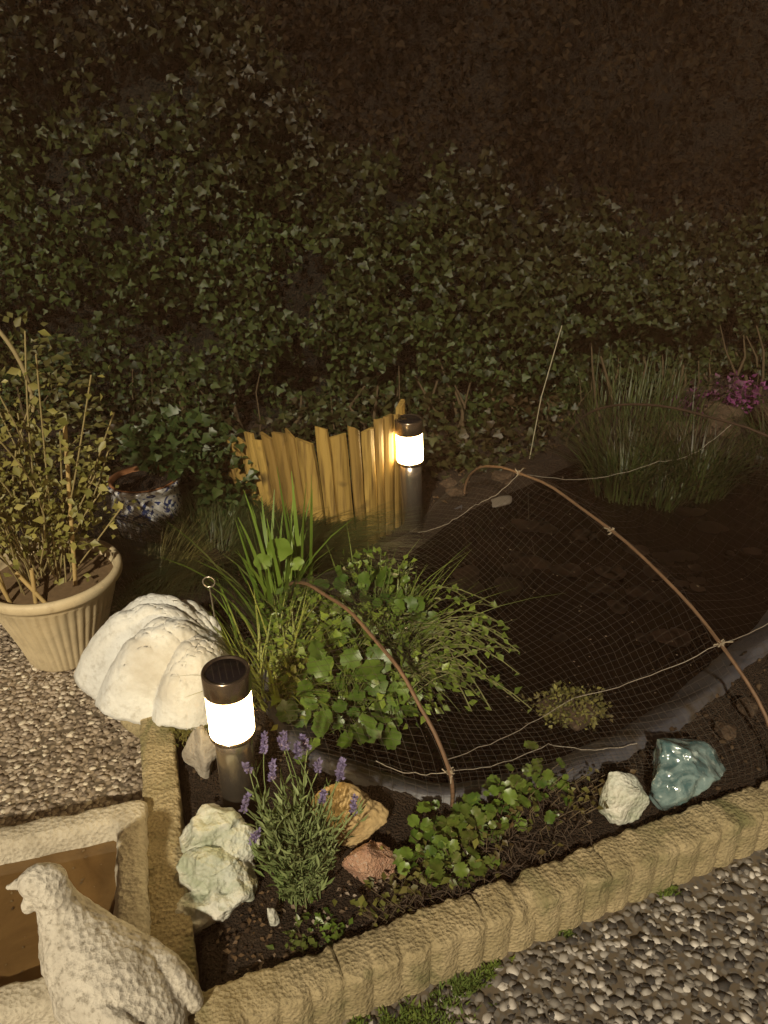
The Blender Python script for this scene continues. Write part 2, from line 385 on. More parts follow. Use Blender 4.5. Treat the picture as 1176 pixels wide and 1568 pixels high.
bp+=[((-.563,.882,.366),(.040,.030,.029),(0,.15,.2)),((-.578,.860,.371),(.009,.008,.009),(0,0,0))]
bp+=seg((-.585,.885,.364),(-.624,.883,.350),.016,.005)
bp+=seg((-.585,.880,.345),(-.592,.873,.318),.010,.013)
bp+=seg((-.555,.88,.36),(-.540,.872,.31),.029,.034)
bp+=seg((-.542,.872,.31),(-.515,.855,.25),.035,.060)
bp+=seg((-.512,.85,.25),(-.465,.82,.20),.063,.086)
bp+=seg((-.465,.82,.20),(-.41,.79,.15),.087,.078)
bp+=seg((-.41,.79,.15),(-.33,.74,.09),.07,.03)
bp+=[((-.47,.81,.1),(.07,.06,.08),(0,0,0)),((-.46,.80,.02),(.09,.075,.035),(0,0,0))]
bp+=[((-.425,.742,.19),(.080,.022,.050),(0,.6,-.3)),((-.41,.725,.165),(.085,.014,.030),(0,.7,-.3)),((-.375,.845,.18),(.085,.03,.045),(0,.6,-.5))]
blob(bp,'bird_statue',M_statue,.0035,.0075,2,.022)

# ------------------------------------------------------------ solar lamps
m,nt,b=newmat('lamp_glow'); b.inputs['Base Color'].default_value=(.9,.85,.7,1)
b.inputs['Emission Color'].default_value=(1,.72,.34,1); b.inputs['Emission Strength'].default_value=27; M_glow=m
try: m.cycles.emission_sampling='FRONT'
except Exception: pass
M_steel=plain('brushed_steel',(.55,.49,.41),.27,.9,.5,.15,60)
M_cap=plain('steel_cap',(.30,.24,.18),.24,.9,.5,.15,40); M_panel=plain('solar_panel',(.012,.01,.012),.2,0,.6,.3,60)
def lamp(loc,h,tilt):
    e=empty('solar_garden_lamp',loc); r=.049
    def L(n,prof,mat,**k): return lathe(n,prof,(0,0,0),mat,48,e,**k)
    L('pole',[(0,-.02),(.040,-.02),(.040,h*.5),(.0405,h-.162),(.0,h-.162)],M_steel)
    L('diffuser',[(0,h-.16),(.046,h-.16),(.0475,h-.158),(.0475,h-.052),(.0,h-.052)],M_glow)
    L('collar',[(.040,h-.170),(.0485,h-.168),(.0495,h-.165),(.0495,h-.1595),(.0465,h-.159)],M_cap)
    L('cap',[(.044,h-.051),(r,h-.052),(r+.001,h-.048),(r+.001,h-.004),(r-.001,h),(r-.005,h),(r-.006,h-.004),(0,h-.004)],M_cap)
    L('solar_cell',[(r-.009,h-.0035),(r-.010,h-.002),(0,h-.002)],M_panel)
    for k in range(-2,3):
        w=.032-abs(k)*.004
        mk('cell_line',[(k*.013-.0004,-w,h-.0015),(k*.013+.0004,-w,h-.0015),(k*.013+.0004,w,h-.0015),(k*.013-.0004,w,h-.0015)],[(0,1,2,3)],M_steel,False,e)
    L('ground_spike',[(.012,-.02),(.010,-.05),(.001,-.1)],M_cap)
    e.rotation_euler=tilt; return e
lamp((-.323,1.285,.09),.395,(R(0),R(0),.3))
lamp((.110,2.64,.085),.445,(R(1),R(-3),0))

# ------------------------------------------------------------ fence
fe=empty('log_roll_fence')
fp=np.array([(-.62,2.88),(-.55,2.79),(-.476,2.70),(-.363,2.61),(-.257,2.52),(-.16,2.485),(-.067,2.51),(.0,2.58),(.045,2.66),(.08,2.76)])
sl=np.concatenate([[0],np.cumsum(np.linalg.norm(np.diff(fp,axis=0),axis=1))]); tot=sl[-1]
m,nt,b=newmat('fence_wood'); g=nt.nodes.new('ShaderNodeNewGeometry')
co=nt.nodes.new('ShaderNodeTexCoord'); mp=nt.nodes.new('ShaderNodeMapping'); mp.inputs['Scale'].default_value=(60,60,5)
nt.links.new(co.outputs['Object'],mp.inputs[0]); nz=nt.nodes.new('ShaderNodeTexNoise'); nz.inputs['Scale'].default_value=1; nz.inputs['Detail'].default_value=6
nt.links.new(mp.outputs[0],nz.inputs['Vector'])
a=mixc(nt,g.outputs['Random Per Island'],(.24,.15,.04),(.42,.28,.075)); a=mixc(nt,ramp(nt,nz.outputs[0],.48,.72),a,(.14,.085,.025))
_,kn=tex(nt,9,2); a=mixc(nt,ramp(nt,kn,.62,.74),a,(.07,.045,.015))
nt.links.new(a,b.inputs['Base Color']); b.inputs['Roughness'].default_value=.6; bump(nt,b,nz.outputs[0],.6,.003); M_wood=m
s=0.0
V=[];F=[]
while s<tot-.02:
    w=rng.uniform(.040,.068); c=min(s+w/2,tot-.021)
    x=np.interp(c,sl,fp[:,0]); y=np.interp(c,sl,fp[:,1]); x2=np.interp(c+.02,sl,fp[:,0]); y2=np.interp(c+.02,sl,fp[:,1])
    x0=np.interp(c-.02,sl,fp[:,0]); y0=np.interp(c-.02,sl,fp[:,1])
    t=np.array([x2-x0,y2-y0]); t/=np.linalg.norm(t); nn_=np.array([t[1],-t[0]])
    f=c/tot; h=(.33+.13*min(1,f/.45)) if f<.56 else .50
    h+=rng.uniform(-.02,.02); base=len(V); lean=np.array([-.05+.03*f,0])+nn_*.015+t*rng.normal()*.005
    yoff=rng.uniform(-.008,.008); slope=rng.uniform(-.012,.012)
    prof=[(-.5,-.12),(-.47,.08),(-.3,.2),(0,.25),(.3,.2),(.47,.08),(.5,-.12)]
    for kz in range(7):
        z=kz/6
        for (u,vv) in prof:
            wv=.004*noise.noise(Vector((c*40,z*4,u)))
            zz=.05+z*h+(slope*u*2 if kz==6 else 0)-(.006*abs(u)*2 if kz==6 else 0)
            q=np.array([x,y])+t*(u*w*.99+wv)+nn_*(vv*w+yoff)+lean*z
            V.append((q[0],q[1],zz))
    k=7
    for a_ in range(6):
        for j in range(k-1): F.append((base+a_*k+j,base+a_*k+j+1,base+(a_+1)*k+j+1,base+(a_+1)*k+j))
        F.append((base+a_*k+k-1,base+a_*k,base+(a_+1)*k,base+(a_+1)*k+k-1))
    F.append(tuple(base+6*k+j for j in range(k)))
    s+=w
mk('stakes',V,F,M_wood,False,fe)

# ------------------------------------------------------------ hedges
def hy(x): return 3.55+.75*sstep(.3,2.1,x)+.15*sstep(-1.2,-2.5,x)
def hedge(name,xr,ybot,ytop,yfun,n,size,shape,mat,backmat,thick=.28,seed=0):
    e=empty(name)
    x=rng.uniform(xr[0],xr[1],n); z=rng.uniform(0,1,n)
    tp=ytop(x)+np.array([noise.noise(Vector((a*3,seed,2)))*.25+noise.noise(Vector((a*9,seed,5)))*.1 for a in x])+rng.normal(size=n)*.06
    bt=ybot(x); z=bt+(tp-bt)*z
    bul=np.array([noise.noise(Vector((a*2.2+seed,b_*2.2,seed)))*.24+noise.noise(Vector((a*6+seed,b_*6,seed+4)))*.10 for a,b_ in zip(x,z)])
    dens=np.array([noise.noise(Vector((a*4+seed,b_*4,9+seed)))+.6*noise.noise(Vector((a*14,b_*14,seed))) for a,b_ in zip(x,z)])
    keep=dens>-.20+rng.uniform(-.25,.25,n)
    y=yfun(x)+bul+rng.uniform(0,1,n)**1.5*thick+np.clip((z-tp+.25),0,1)*.8
    p=np.column_stack([x,y,z])[keep]; k=len(p)
    d=np.column_stack([rng.normal(size=k)*.8,rng.normal(size=k)*.35-.25,rng.normal(size=k)*.6-.45])
    nr=np.column_stack([rng.normal(size=k)*.75,-np.ones(k)*.75,rng.normal(size=k)*.75+.3])
    scatter('leaves',p,d,nr,size*rng.uniform(.4,1.4,k),shape,mat,e)
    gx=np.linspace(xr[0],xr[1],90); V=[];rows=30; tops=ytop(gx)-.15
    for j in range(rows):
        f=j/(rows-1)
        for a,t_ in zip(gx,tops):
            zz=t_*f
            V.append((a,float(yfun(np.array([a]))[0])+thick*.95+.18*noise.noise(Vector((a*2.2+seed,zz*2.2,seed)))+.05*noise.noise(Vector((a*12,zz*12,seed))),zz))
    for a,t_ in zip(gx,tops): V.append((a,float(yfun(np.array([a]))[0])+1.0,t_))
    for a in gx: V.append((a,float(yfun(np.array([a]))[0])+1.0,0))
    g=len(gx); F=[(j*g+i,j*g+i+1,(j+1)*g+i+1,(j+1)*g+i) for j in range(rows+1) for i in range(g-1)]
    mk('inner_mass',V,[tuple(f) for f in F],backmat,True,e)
    return e
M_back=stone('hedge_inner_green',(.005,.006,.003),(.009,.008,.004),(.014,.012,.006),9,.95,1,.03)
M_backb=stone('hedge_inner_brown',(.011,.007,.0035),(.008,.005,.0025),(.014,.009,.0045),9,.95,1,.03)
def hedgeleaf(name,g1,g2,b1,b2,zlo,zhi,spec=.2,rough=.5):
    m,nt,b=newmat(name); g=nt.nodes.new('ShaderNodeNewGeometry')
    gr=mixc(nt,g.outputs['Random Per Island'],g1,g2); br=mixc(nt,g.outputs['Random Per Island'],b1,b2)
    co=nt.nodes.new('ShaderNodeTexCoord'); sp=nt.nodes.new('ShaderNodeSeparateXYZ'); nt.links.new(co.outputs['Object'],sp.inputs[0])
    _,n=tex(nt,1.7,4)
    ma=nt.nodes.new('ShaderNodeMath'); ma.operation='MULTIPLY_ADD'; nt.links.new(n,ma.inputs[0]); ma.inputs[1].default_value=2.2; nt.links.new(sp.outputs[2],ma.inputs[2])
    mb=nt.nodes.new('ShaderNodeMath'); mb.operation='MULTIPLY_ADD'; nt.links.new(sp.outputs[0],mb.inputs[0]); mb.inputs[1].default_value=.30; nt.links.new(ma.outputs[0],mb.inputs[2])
    f=ramp(nt,mb.outputs[0],zlo+1.1,zhi+1.1)  # darker, browner leaves upward and rightward: light falloff and haze painted in
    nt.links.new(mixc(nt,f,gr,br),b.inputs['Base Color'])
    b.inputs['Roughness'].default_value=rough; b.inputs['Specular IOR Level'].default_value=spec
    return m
def top_front(x): return 2.7-1.45*sstep(-1.5,.2,x)-.3*sstep(.2,1.6,x)
def top_back(x): return 2.75+.1*np.sin(x*2)
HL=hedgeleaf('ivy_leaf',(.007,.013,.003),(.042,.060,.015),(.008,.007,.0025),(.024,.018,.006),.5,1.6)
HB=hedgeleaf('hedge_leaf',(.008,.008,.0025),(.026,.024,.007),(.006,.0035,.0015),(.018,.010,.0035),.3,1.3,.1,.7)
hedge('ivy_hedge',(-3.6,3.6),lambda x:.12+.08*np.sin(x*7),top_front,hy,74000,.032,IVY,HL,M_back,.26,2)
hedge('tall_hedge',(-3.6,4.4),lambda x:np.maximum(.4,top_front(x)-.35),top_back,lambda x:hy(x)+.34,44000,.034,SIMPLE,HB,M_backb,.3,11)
ls=[];rd=[]
for i in range(80):
    x=rng.uniform(-2.4,2.6); y=float(hy(np.array([x]))[0])+rng.uniform(-.08,.10); hh=rng.uniform(.2,.42); dx=rng.normal()*.08
    ls.append([(x,y,.04),(x+dx*.4+rng.normal()*.01,y,.04+hh*.35),(x+dx*.7+rng.normal()*.02,y+.02,.04+hh*.7),(x+dx,y+.10,.04+hh)])
    q=rng.uniform(.5,1.6); rd.append([q,q*.8,q*.65,q*.4])
tubes('hedge_stems',ls,.009,plain('bark',(.07,.05,.028),.9,0,.2,.5,30),None,1,rd)
k=2600; B=np.column_stack([rng.uniform(-1.3,1.0,k),rng.uniform(3.0,3.6,k)]); B=B[pond_sd(B)>.1]; k=len(B)
nn=vnoise(B[:,0],B[:,1],4,8); z=.09+rng.uniform(0,1,k)*np.clip(.16+.35*nn,.02,.3)
scatter('undergrowth',np.column_stack([B,z]),rng.normal(size=(k,3))*[1,1,.5],rng.normal(size=(k,3))*.5+[0,-.4,.8],.036*rng.uniform(.5,1.3,k),IVY,leafmat('under',(.010,.014,.004),(.045,.05,.015),(.03,.018,.007),.5,.3,2.5))

# ------------------------------------------------------------ grasses
def clump(name,c,rad,n,h,w,mat,lean=(.1,.5),droop=(.2,.7),z=.06,parent=None,az=None,seg=6):
    a=rng.uniform(0,6.28,n); rr=rad*np.sqrt(rng.uniform(0,1,n))
    base=np.column_stack([c[0]+rr*np.cos(a),c[1]+rr*np.sin(a),np.full(n,z)])
    A2=a+rng.normal(size=n)*.6 if az is None else az+rng.normal(size=n)*.7
    return blades(name,base,A2,rng.uniform(*lean,n),rng.uniform(*droop,n),h*rng.uniform(.55,1.1,n),w*rng.uniform(.6,1.2,n),mat,parent,seg)
G_dark=leafmat('grass_dark',(.025,.035,.010),(.06,.075,.02),(.03,.04,.012),.5)
G_iris=leafmat('iris_leaf',(.08,.15,.02),(.18,.26,.04),(.11,.18,.025),.4,.5,6)
G_sedge=leafmat('sedge',(.015,.027,.006),(.045,.062,.014),(.028,.025,.009),.5)
clump('tufted_grass',(-.60,2.42),.12,1700,.30,.0026,G_dark,(.3,1.0),(.5,1.2),.05)
clump('tufted_grass',(-.38,2.36),.10,1500,.27,.0026,G_dark,(.4,1.0),(.6,1.2),.06,az=.2)
clump('tufted_grass',(-.78,2.20),.09,700,.27,.0026,leafmat('grass_olive',(.08,.075,.02),(.15,.13,.035),(.10,.09,.03),.5),(.1,.6),(.2,.8),.02)
clump('iris',(-.33,2.0),.055,60,.42,.018,G_iris,(.05,.35),(.0,.4),.07)
clump('iris',(-.24,2.02),.02,10,.50,.017,G_iris,(.0,.12),(.0,.1),.07)
clump('iris',(-.40,1.85),.06,30,.26,.011,G_iris,(.2,.5),(.1,.6),.07,az=3.4)
clump('iris',(-.30,1.70),.09,170,.25,.008,leafmat('yellowgreen',(.15,.19,.03),(.27,.28,.06),(.13,.17,.03),.5),(.1,.6),(.1,.6),.07)
clump('sedge_clump',(1.02,3.05),.13,380,.34,.007,G_sedge,(.05,.45),(.1,.7),.04)
clump('sedge_clump',(1.33,3.08),.14,380,.35,.007,G_sedge,(.05,.5),(.1,.7),.04)
clump('sedge_clump',(1.15,2.95),.10,140,.24,.006,G_sedge,(.1,.6),(.1,.7),.04)
clump('reed_grass',(1.25,3.75),.35,380,.34,.006,G_dark,(.0,.35),(.0,.5),.08)
clump('sedge_clump',(1.9,3.3),.25,300,.30,.006,G_sedge,(.05,.5),(.1,.7),.06)

# ------------------------------------------------------------ pond-side leafy plants
def bush(name,c,rad,n,size,shape,mat,stem=True,z=.07,up=.6,smooth=False,stemc=(.10,.13,.03),flat=1.0,wild=.35):
    e=empty(name)
    q=nrmz(rng.normal(size=(n,3))); q[:,2]=np.abs(q[:,2])*flat
    rr=rng.uniform(.35,1,n)**.6
    lump=np.array([1+.45*noise.noise(Vector((a[0]*2.8+c[0]*9,a[1]*2.8,a[2]*2.8))) for a in q])
    p=np.array([c[0],c[1],z])+q*(rr*lump)[:,None]*np.array(rad)
    d=np.column_stack([q[:,0],q[:,1],q[:,2]*.2-.15])+rng.normal(size=(n,3))*wild
    nr=np.column_stack([q[:,0]*.5,q[:,1]*.5-.1,np.full(n,up)])+rng.normal(size=(n,3))*wild
    scatter('leaves',p,d,nr,size*rng.uniform(.4,1.25,n),shape,mat,e,smooth)
    if stem:
        L=[]
        for k in rng.choice(n,min(n,140),replace=False):
            b0=np.array([c[0]+rng.normal()*.02,c[1]+rng.normal()*.02,z-.03]); mid=(b0+p[k])/2+np.array([0,0,.03])
            L.append([b0,mid,p[k]])
        tubes('stems',L,.0014,plain(name+'_stem',stemc,.6),e,0)
    return e
GL=leafmat('lobed_leaf',(.05,.09,.012),(.20,.27,.04),(.12,.17,.025),.42,.5,7)
GL2=leafmat('lobed_leaf_b',(.035,.075,.012),(.13,.20,.035),(.07,.12,.016),.42,.5,7)
TOOTH=lobed(22,9,.16)
bush('marsh_marigold',(-.10,1.62),(.15,.15,.20),110,.062,TOOTH,GL2,wild=.5)
bush('marsh_marigold',(-.03,1.95),(.20,.17,.22),230,.046,TOOTH,GL2,wild=.6)
bush('water_mint',(-.10,1.75),(.20,.2,.22),480,.030,IVY,GL,wild=.7)
bush('water_mint',(.03,1.76),(.17,.2,.19),650,.026,SIMPLE,GL,wild=.7)
bush('water_mint',(-.02,2.1),(.17,.15,.21),650,.027,SIMPLE,GL,wild=.7)
bush('water_mint',(-.24,1.85),(.14,.15,.20),520,.028,SIMPLE,GL,wild=.7)
bush('water_mint',(-.23,1.68),(.09,.13,.17),420,.022,SIMPLE,leafmat('yg2',(.13,.17,.03),(.28,.30,.06),(.12,.17,.03),.45),wild=.8)
clump('water_grass',(-.05,1.85),.16,110,.27,.005,leafmat('yg3',(.10,.14,.025),(.20,.24,.05),(.12,.17,.03),.45),(.1,.9),(.1,.8),.07)
sh0=empty('round_leaf_plant'); rp=np.array([(-.30,1.93,.37),(-.335,1.95,.33),(-.27,1.98,.31)])
scatter('leaves',rp,np.array([(.2,-.1,1),(-.6,0,.7),(.8,.1,.6)]),np.tile([0.1,-1,.4],(3,1)),np.array([.075,.05,.045]),LOBED,G_iris,sh0)
tubes('stems',[[(p[0],p[1],p[2]),(-.29,1.95,.07)] for p in rp],.003,G_iris,sh0,1)
ts=[];tp=[]
for i in range(30):
    a=rng.uniform(-.75,.75); L=rng.uniform(.18,.36); b0=np.array([.05,rng.uniform(1.6,2.0),.12])
    bw=rng.normal()*.03
    fn=lambda t: b0+np.array([math.cos(a)*L*t-math.sin(a)*bw*math.sin(t*4),math.sin(a)*L*t+bw*math.sin(t*4),.10*math.sin(t*2.6)-.05*t])
    ts.append([fn(t) for t in np.linspace(0,1,8)])
    for t in np.linspace(.45,1,9): tp.append(fn(t))
tp=np.array(tp); k=len(tp)
sh=empty('trailing_shoots'); tubes('stems',ts,.0018,plain('shoot',(.18,.18,.07),.6),sh,0)
scatter('leaves',tp,rng.normal(size=(k,3))*[1,1,.4],np.tile([0,0,1.],(k,1))+rng.normal(size=(k,3))*.4,.028*rng.uniform(.4,1.2,k),SIMPLE,GL,sh)
def cover(name,pts,n,r,size,shape,mat,zr=(.02,.07)):
    B=np.concatenate([np.array(c)+rng.normal(size=(n,2))*r for c in pts])
    B=B[(((B-C0)@(-Nn))>.05)&(((B-C0)@LN)>.05)]; k=len(B)
    e=empty(name)
    p=np.column_stack([B,.085+rng.uniform(*zr,k)]); a=rng.uniform(0,6.28,k)
    scatter('leaves',p,np.column_stack([np.cos(a),np.sin(a),rng.normal(size=k)*.35-.1]),np.column_stack([rng.normal(size=(k,2))*.45+[0,-.15],np.ones(k)]),size*rng.uniform(.45,1.25,k),shape,mat,e)
    L=[[(q[0],q[1],.07),(q[0]*.9+np.mean(B[:,0])*.1,q[1],q[2]*.7+.02),tuple(q)] for q in p[::2]]
    tubes('stems',L,.0010,plain(name+'_st',(.12,.09,.05),.7),e,0)
    return e
GC=leafmat('groundcover',(.03,.065,.008),(.13,.20,.03),(.08,.10,.02),.4,.5,9)
cover('strawberry_plants',[(.12,1.20),(.22,1.24),(.28,1.28),(.36,1.33),(.09,1.12),(.16,1.13)],34,.032,.029,TOOTH,GC)
cover('ivy_groundcover',[(.05,1.07),(.12,1.07),(.0,1.02),(.18,1.10),(.22,1.16),(.48,1.32),(-.02,1.0),(.30,1.22),(.42,1.27)],26,.035,.020,SIMPLE,leafmat('gc2',(.06,.08,.015),(.16,.16,.035),(.08,.05,.02),.5))
cover('ivy_groundcover',[(-.14,1.00),(-.10,.98),(-.16,.96)],36,.018,.018,SIMPLE,GC,(.0,.02))
L=[]
for i in range(90):
    q=C0+A*(rng.uniform(.12,.56)+.33)-Nn*(.05+rng.uniform(.02,.12)*.7); a=rng.uniform(0,6.28); pts=[]
    for t in range(7):
        q=q+.014*np.array([math.cos(a),math.sin(a)]); a+=rng.normal()*.6; pts.append((q[0],q[1],.095+.025*abs(math.sin(t*.7+i))))
    L.append(pts)
tubes('dry_twigs',L,.0010,plain('twig',(.06,.04,.026),.8),None,0)
rock('moss_island',(.505,1.66,.045),(.085,.07,.04),(0,0,0),M_dark,3,sub=4)
bush('island_plant',(.505,1.66),(.10,.08,.07),900,.015,SIMPLE,leafmat('isl',(.05,.05,.012),(.20,.19,.05),(.09,.065,.03),.6),False,.045,wild=.8)

# ------------------------------------------------------------ lavender
lv=empty('lavender_plant'); M_lst=leafmat('lav_leaf',(.12,.16,.055),(.24,.29,.12),(.14,.20,.06),.6)
ls=[];bp_=[];bd=[];heads=[]
lc=np.array([-.165,1.075,.085])
for i in range(170):
    a=rng.uniform(0,6.28); H=rng.uniform(.08,.23); sp=rng.uniform(.02,.5)
    b0=lc+np.array([rng.normal()*.018,rng.normal()*.018,0]); pts=[]
    for t in np.linspace(0,1,6):
        p=b0+np.array([math.cos(a)*sp*H*t**1.2,math.sin(a)*sp*H*t**1.2,H*t]); pts.append(p)
        if t>.1:
            for _ in range(4): bp_.append(p+np.array([0,0,rng.normal()*.01])); bd.append((rng.normal()*.55+math.cos(a)*.3,rng.normal()*.55+math.sin(a)*.3,1.0))
    ls.append(pts)
tops=[(-.26,1.13,.36),(-.235,1.16,.38),(-.215,1.12,.35),(-.19,1.16,.39),(-.165,1.14,.385),(-.13,1.15,.34),(-.09,1.15,.33),(-.085,1.12,.35),(-.25,1.05,.26),(-.265,1.07,.32),(-.06,1.10,.28),(-.20,1.19,.36),(-.12,1.10,.31),(-.15,1.17,.38)]
for tpp in tops:
    tpp=np.array(tpp); b0=lc+rng.normal(size=3)*[.015,.015,0]
    bw=np.array([rng.normal()*.014,rng.normal()*.01,.02])
    pts=[b0+(tpp-b0)*t+bw*math.sin(math.pi*t)+np.array([0,0,.04])*(math.sin(math.pi*t*.5)-t) for t in np.linspace(0,1,9)]
    ls.append(pts); heads.append((tpp,np.array([rng.normal()*.2,rng.normal()*.2,1.0])))
tubes('stems',ls,.0013,M_lst,lv,0)
bp_=np.array(bp_);bd=np.array(bd)
scatter('leaves',bp_,bd,rng.normal(size=bp_.shape),rng.uniform(.018,.042,len(bp_)),NARROW,M_lst,lv)
hp=[];hd=[]
for c,d in heads:
    d=d/np.linalg.norm(d); hl=rng.uniform(.026,.044)
    for t in np.linspace(0,hl,8):
        for k in range(7):
            a=k*.9+t*70; r=.0045*(1-.5*t/hl)
            o=np.array([math.cos(a),math.sin(a),.9]); hp.append(c+d*t+o*[1,1,0]*r*.5+rng.normal(size=3)*.001); hd.append(o+rng.normal(size=3)*.3)
hp=np.array(hp);hd=np.array(hd)
scatter('flower_heads',hp,hd,np.tile([0,-.3,1.],(len(hp),1))+rng.normal(size=hp.shape)*.3,rng.uniform(.006,.010,len(hp)),(SIMPLE[0]*[1.1,1,1],SIMPLE[1]),leafmat('lavender_bloom',(.13,.10,.20),(.27,.23,.40),(.18,.15,.24),.7,.2,40),lv)

# ------------------------------------------------------------ rocks
rb=[((-.350,1.165,.15),(.066,.050,.052),(.2,.3,.3)),((-.312,1.145,.135),(.050,.045,.05),(0,0,.4)),((-.385,1.15,.13),(.035,.04,.05),(0,0,.4)),((-.355,1.10,.12),(.055,.05,.060),(0,.2,0)),((-.325,1.065,.105),(.060,.055,.048),(.1,-.2,.2)),((-.355,1.03,.09),(.045,.04,.04),(0,0,.3)),((-.295,1.09,.10),(.04,.04,.045),(0,0,.3))]
blob(rb,'white_rock',M_white,.0035,.040,1,.05,'VORONOI')
rock('grey_rock',(-.43,1.40,.15),(.045,.04,.075),(0,.1,0),M_grey,21,.4,7)
rock('sandstone_rock',(-.085,1.235,.13),(.092,.05,.075),(.0,.0,-.2),M_tan,5,.25,6,fine=.05)
rock('granite_rock',(-.03,1.12,.115),(.055,.048,.055),(0,.2,.4),M_pink,8,.3,8,fine=.08)
rock('white_rock',(.53,1.275,.13),(.055,.046,.056),(.2,.6,.2),M_white,14,.45,12,fine=.05,hard=1)
m,nt,b=newmat('teal_glass'); _,n1=tex(nt,16,4,.6,dist=1.5); _,n2=tex(nt,45,2)
a=mixc(nt,ramp(nt,n1,.4,.6),(.08,.155,.165),(.24,.34,.34)); a=mixc(nt,ramp(nt,n2,.58,.72),a,(.50,.60,.58)); nt.links.new(a,b.inputs['Base Color'])
b.inputs['Roughness'].default_value=.12; b.inputs['Specular IOR Level'].default_value=.9; b.inputs['Coat Weight'].default_value=.6; b.inputs['Transmission Weight'].default_value=.15
_,v1=tex(nt,22,kind='v'); bump(nt,b,v1,.8,.012)
rock('teal_glass_rock',(.69,1.36,.145),(.118,.092,.100),(0,.35,.3),m,33,.3,30,fine=.07,hard=1)
rock('white_rock',(-.215,1.005,.10),(.010,.010,.035),(0,-.2,0),M_white,41,.3,5,sub=3)
for i,(x,y,z,s) in enumerate([(1.62,3.62,.12,.12),(1.9,3.65,.14,.15),(.52,3.08,.1,.06),(.30,2.95,.09,.045),(.28,3.05,.09,.05),(.86,1.52,.11,.03),(1.75,3.9,.1,.13),(1.45,3.65,.1,.09),(.95,1.6,.11,.035)]):
    rock('brown_rock',(x,y,z),(s,s*.8,s*.5),(0,0,i),M_dark,50+i,.3,8,sub=4)
rock('flat_pale_stone',(.47,2.86,.09),(.06,.035,.012),(0,0,.6),plain('pale_stone',(.13,.11,.09),.7),77,.3,6,sub=4)
k=600; B=np.column_stack([rng.uniform(-.3,2.4,k),rng.uniform(2.6,3.9,k)]); B=B[pond_sd(B)>.05]; k=len(B); a=rng.uniform(0,6.28,k)
scatter('leaf_litter',np.column_stack([B,soil_h(B)+.006]),np.column_stack([np.cos(a),np.sin(a),rng.normal(size=k)*.2]),np.column_stack([rng.normal(size=(k,2))*.3,np.ones(k)]),rng.uniform(.015,.04,k),SIMPLE,leafmat('litter',(.04,.02,.01),(.15,.09,.035),(.04,.025,.012),.6))
k=200; B=np.column_stack([rng.uniform(-.33,.05,k),rng.uniform(.85,1.1,k)]); B=B[(((B-C0)@(-Nn))>.06)&(((B-C0)@LN)>.06)]; k=len(B); a=rng.uniform(0,6.28,k)
scatter('petal_litter',np.column_stack([B,soil_h(B)+.005]),np.column_stack([np.cos(a),np.sin(a),rng.normal(size=k)*.2]),np.column_stack([rng.normal(size=(k,2))*.3,np.ones(k)]),rng.uniform(.006,.016,k),SIMPLE,leafmat('petals',(.14,.09,.05),(.42,.36,.30),(.1,.06,.03),.6))
bush('purple_flowers',(1.80,3.98),(.34,.14,.20),700,.028,IVY,leafmat('magenta',(.09,.015,.07),(.19,.04,.14),(.03,.02,.015),.6,.3,6),False,.06)

# ------------------------------------------------------------ shell ornament
sh=empty('giant_clam_shell'); NU,NV=260,70; V=[];F=[]
Hc=np.array([-.43,1.75,.135])
for i in range(NU):
    u=i/(NU-1)*2-1; ang=math.pi+.22+u*1.30
    rib=2*abs(math.cos(u*math.pi*2.35+.15))**.75-1
    Rr=(.365-.08*abs(u)**2)*(1+.10*rib+.03*noise.noise(Vector((u*7,0,5))))
    for j in range(NV):
        t=j/(NV-1); r=Rr*t
        dome=.205*(math.sin(math.pi*min(1,t*.97))**.75)*(1-.42*u*u)
        z=dome+.038*rib*t**.7*(1-.3*abs(u))-.02*t*t
        gl=.004*abs(math.sin(t*15+u*2+2.2*noise.noise(Vector((u*4,t*4,1)))))*t
        nz=.016*noise.noise(Vector((u*6,t*6,3)))+.006*noise.noise(Vector((u*22,t*22,3)))+.002*noise.noise(Vector((u*60,t*60,3)))
        V.append((Hc[0]+math.cos(ang)*r,Hc[1]+math.sin(ang)*r*.70,Hc[2]-.05*(t)+z+gl+nz))
F=[(i*NV+j,(i+1)*NV+j,(i+1)*NV+j+1,i*NV+j+1) for i in range(NU-1) for j in range(NV-1)]
o=mk('shell_valve',V,np.array(F),M_shell,True,sh); so=o.modifiers.new('s','SOLIDIFY'); so.thickness=.014
ring=[(-.47+.016*math.cos(a),1.80,.372+.016*math.sin(a)) for a in np.linspace(0,6.28,20)]
tubes('ring_hook',[ring,[(-.47,1.80,.356),(-.465,1.80,.26)]],.0025,M_steel,sh,2)
rock('support_stone',(-.60,1.66,.06),(.11,.08,.07),(0,0,.2),M_conc,61,.2,7,parent=sh)
B=rng.normal(size=(600,2))*[.03,.025]+[-.50,1.52]
blades('moss',np.column_stack([B,np.full(600,.11)]),rng.uniform(0,6.28,600),rng.uniform(.1,.9,600),rng.uniform(0,.6,600),rng.uniform(.006,.02,600),rng.uniform(.003,.005,600),leafmat('moss2',(.10,.10,.02),(.18,.16,.04),(.1,.08,.02),.8),seg=2)

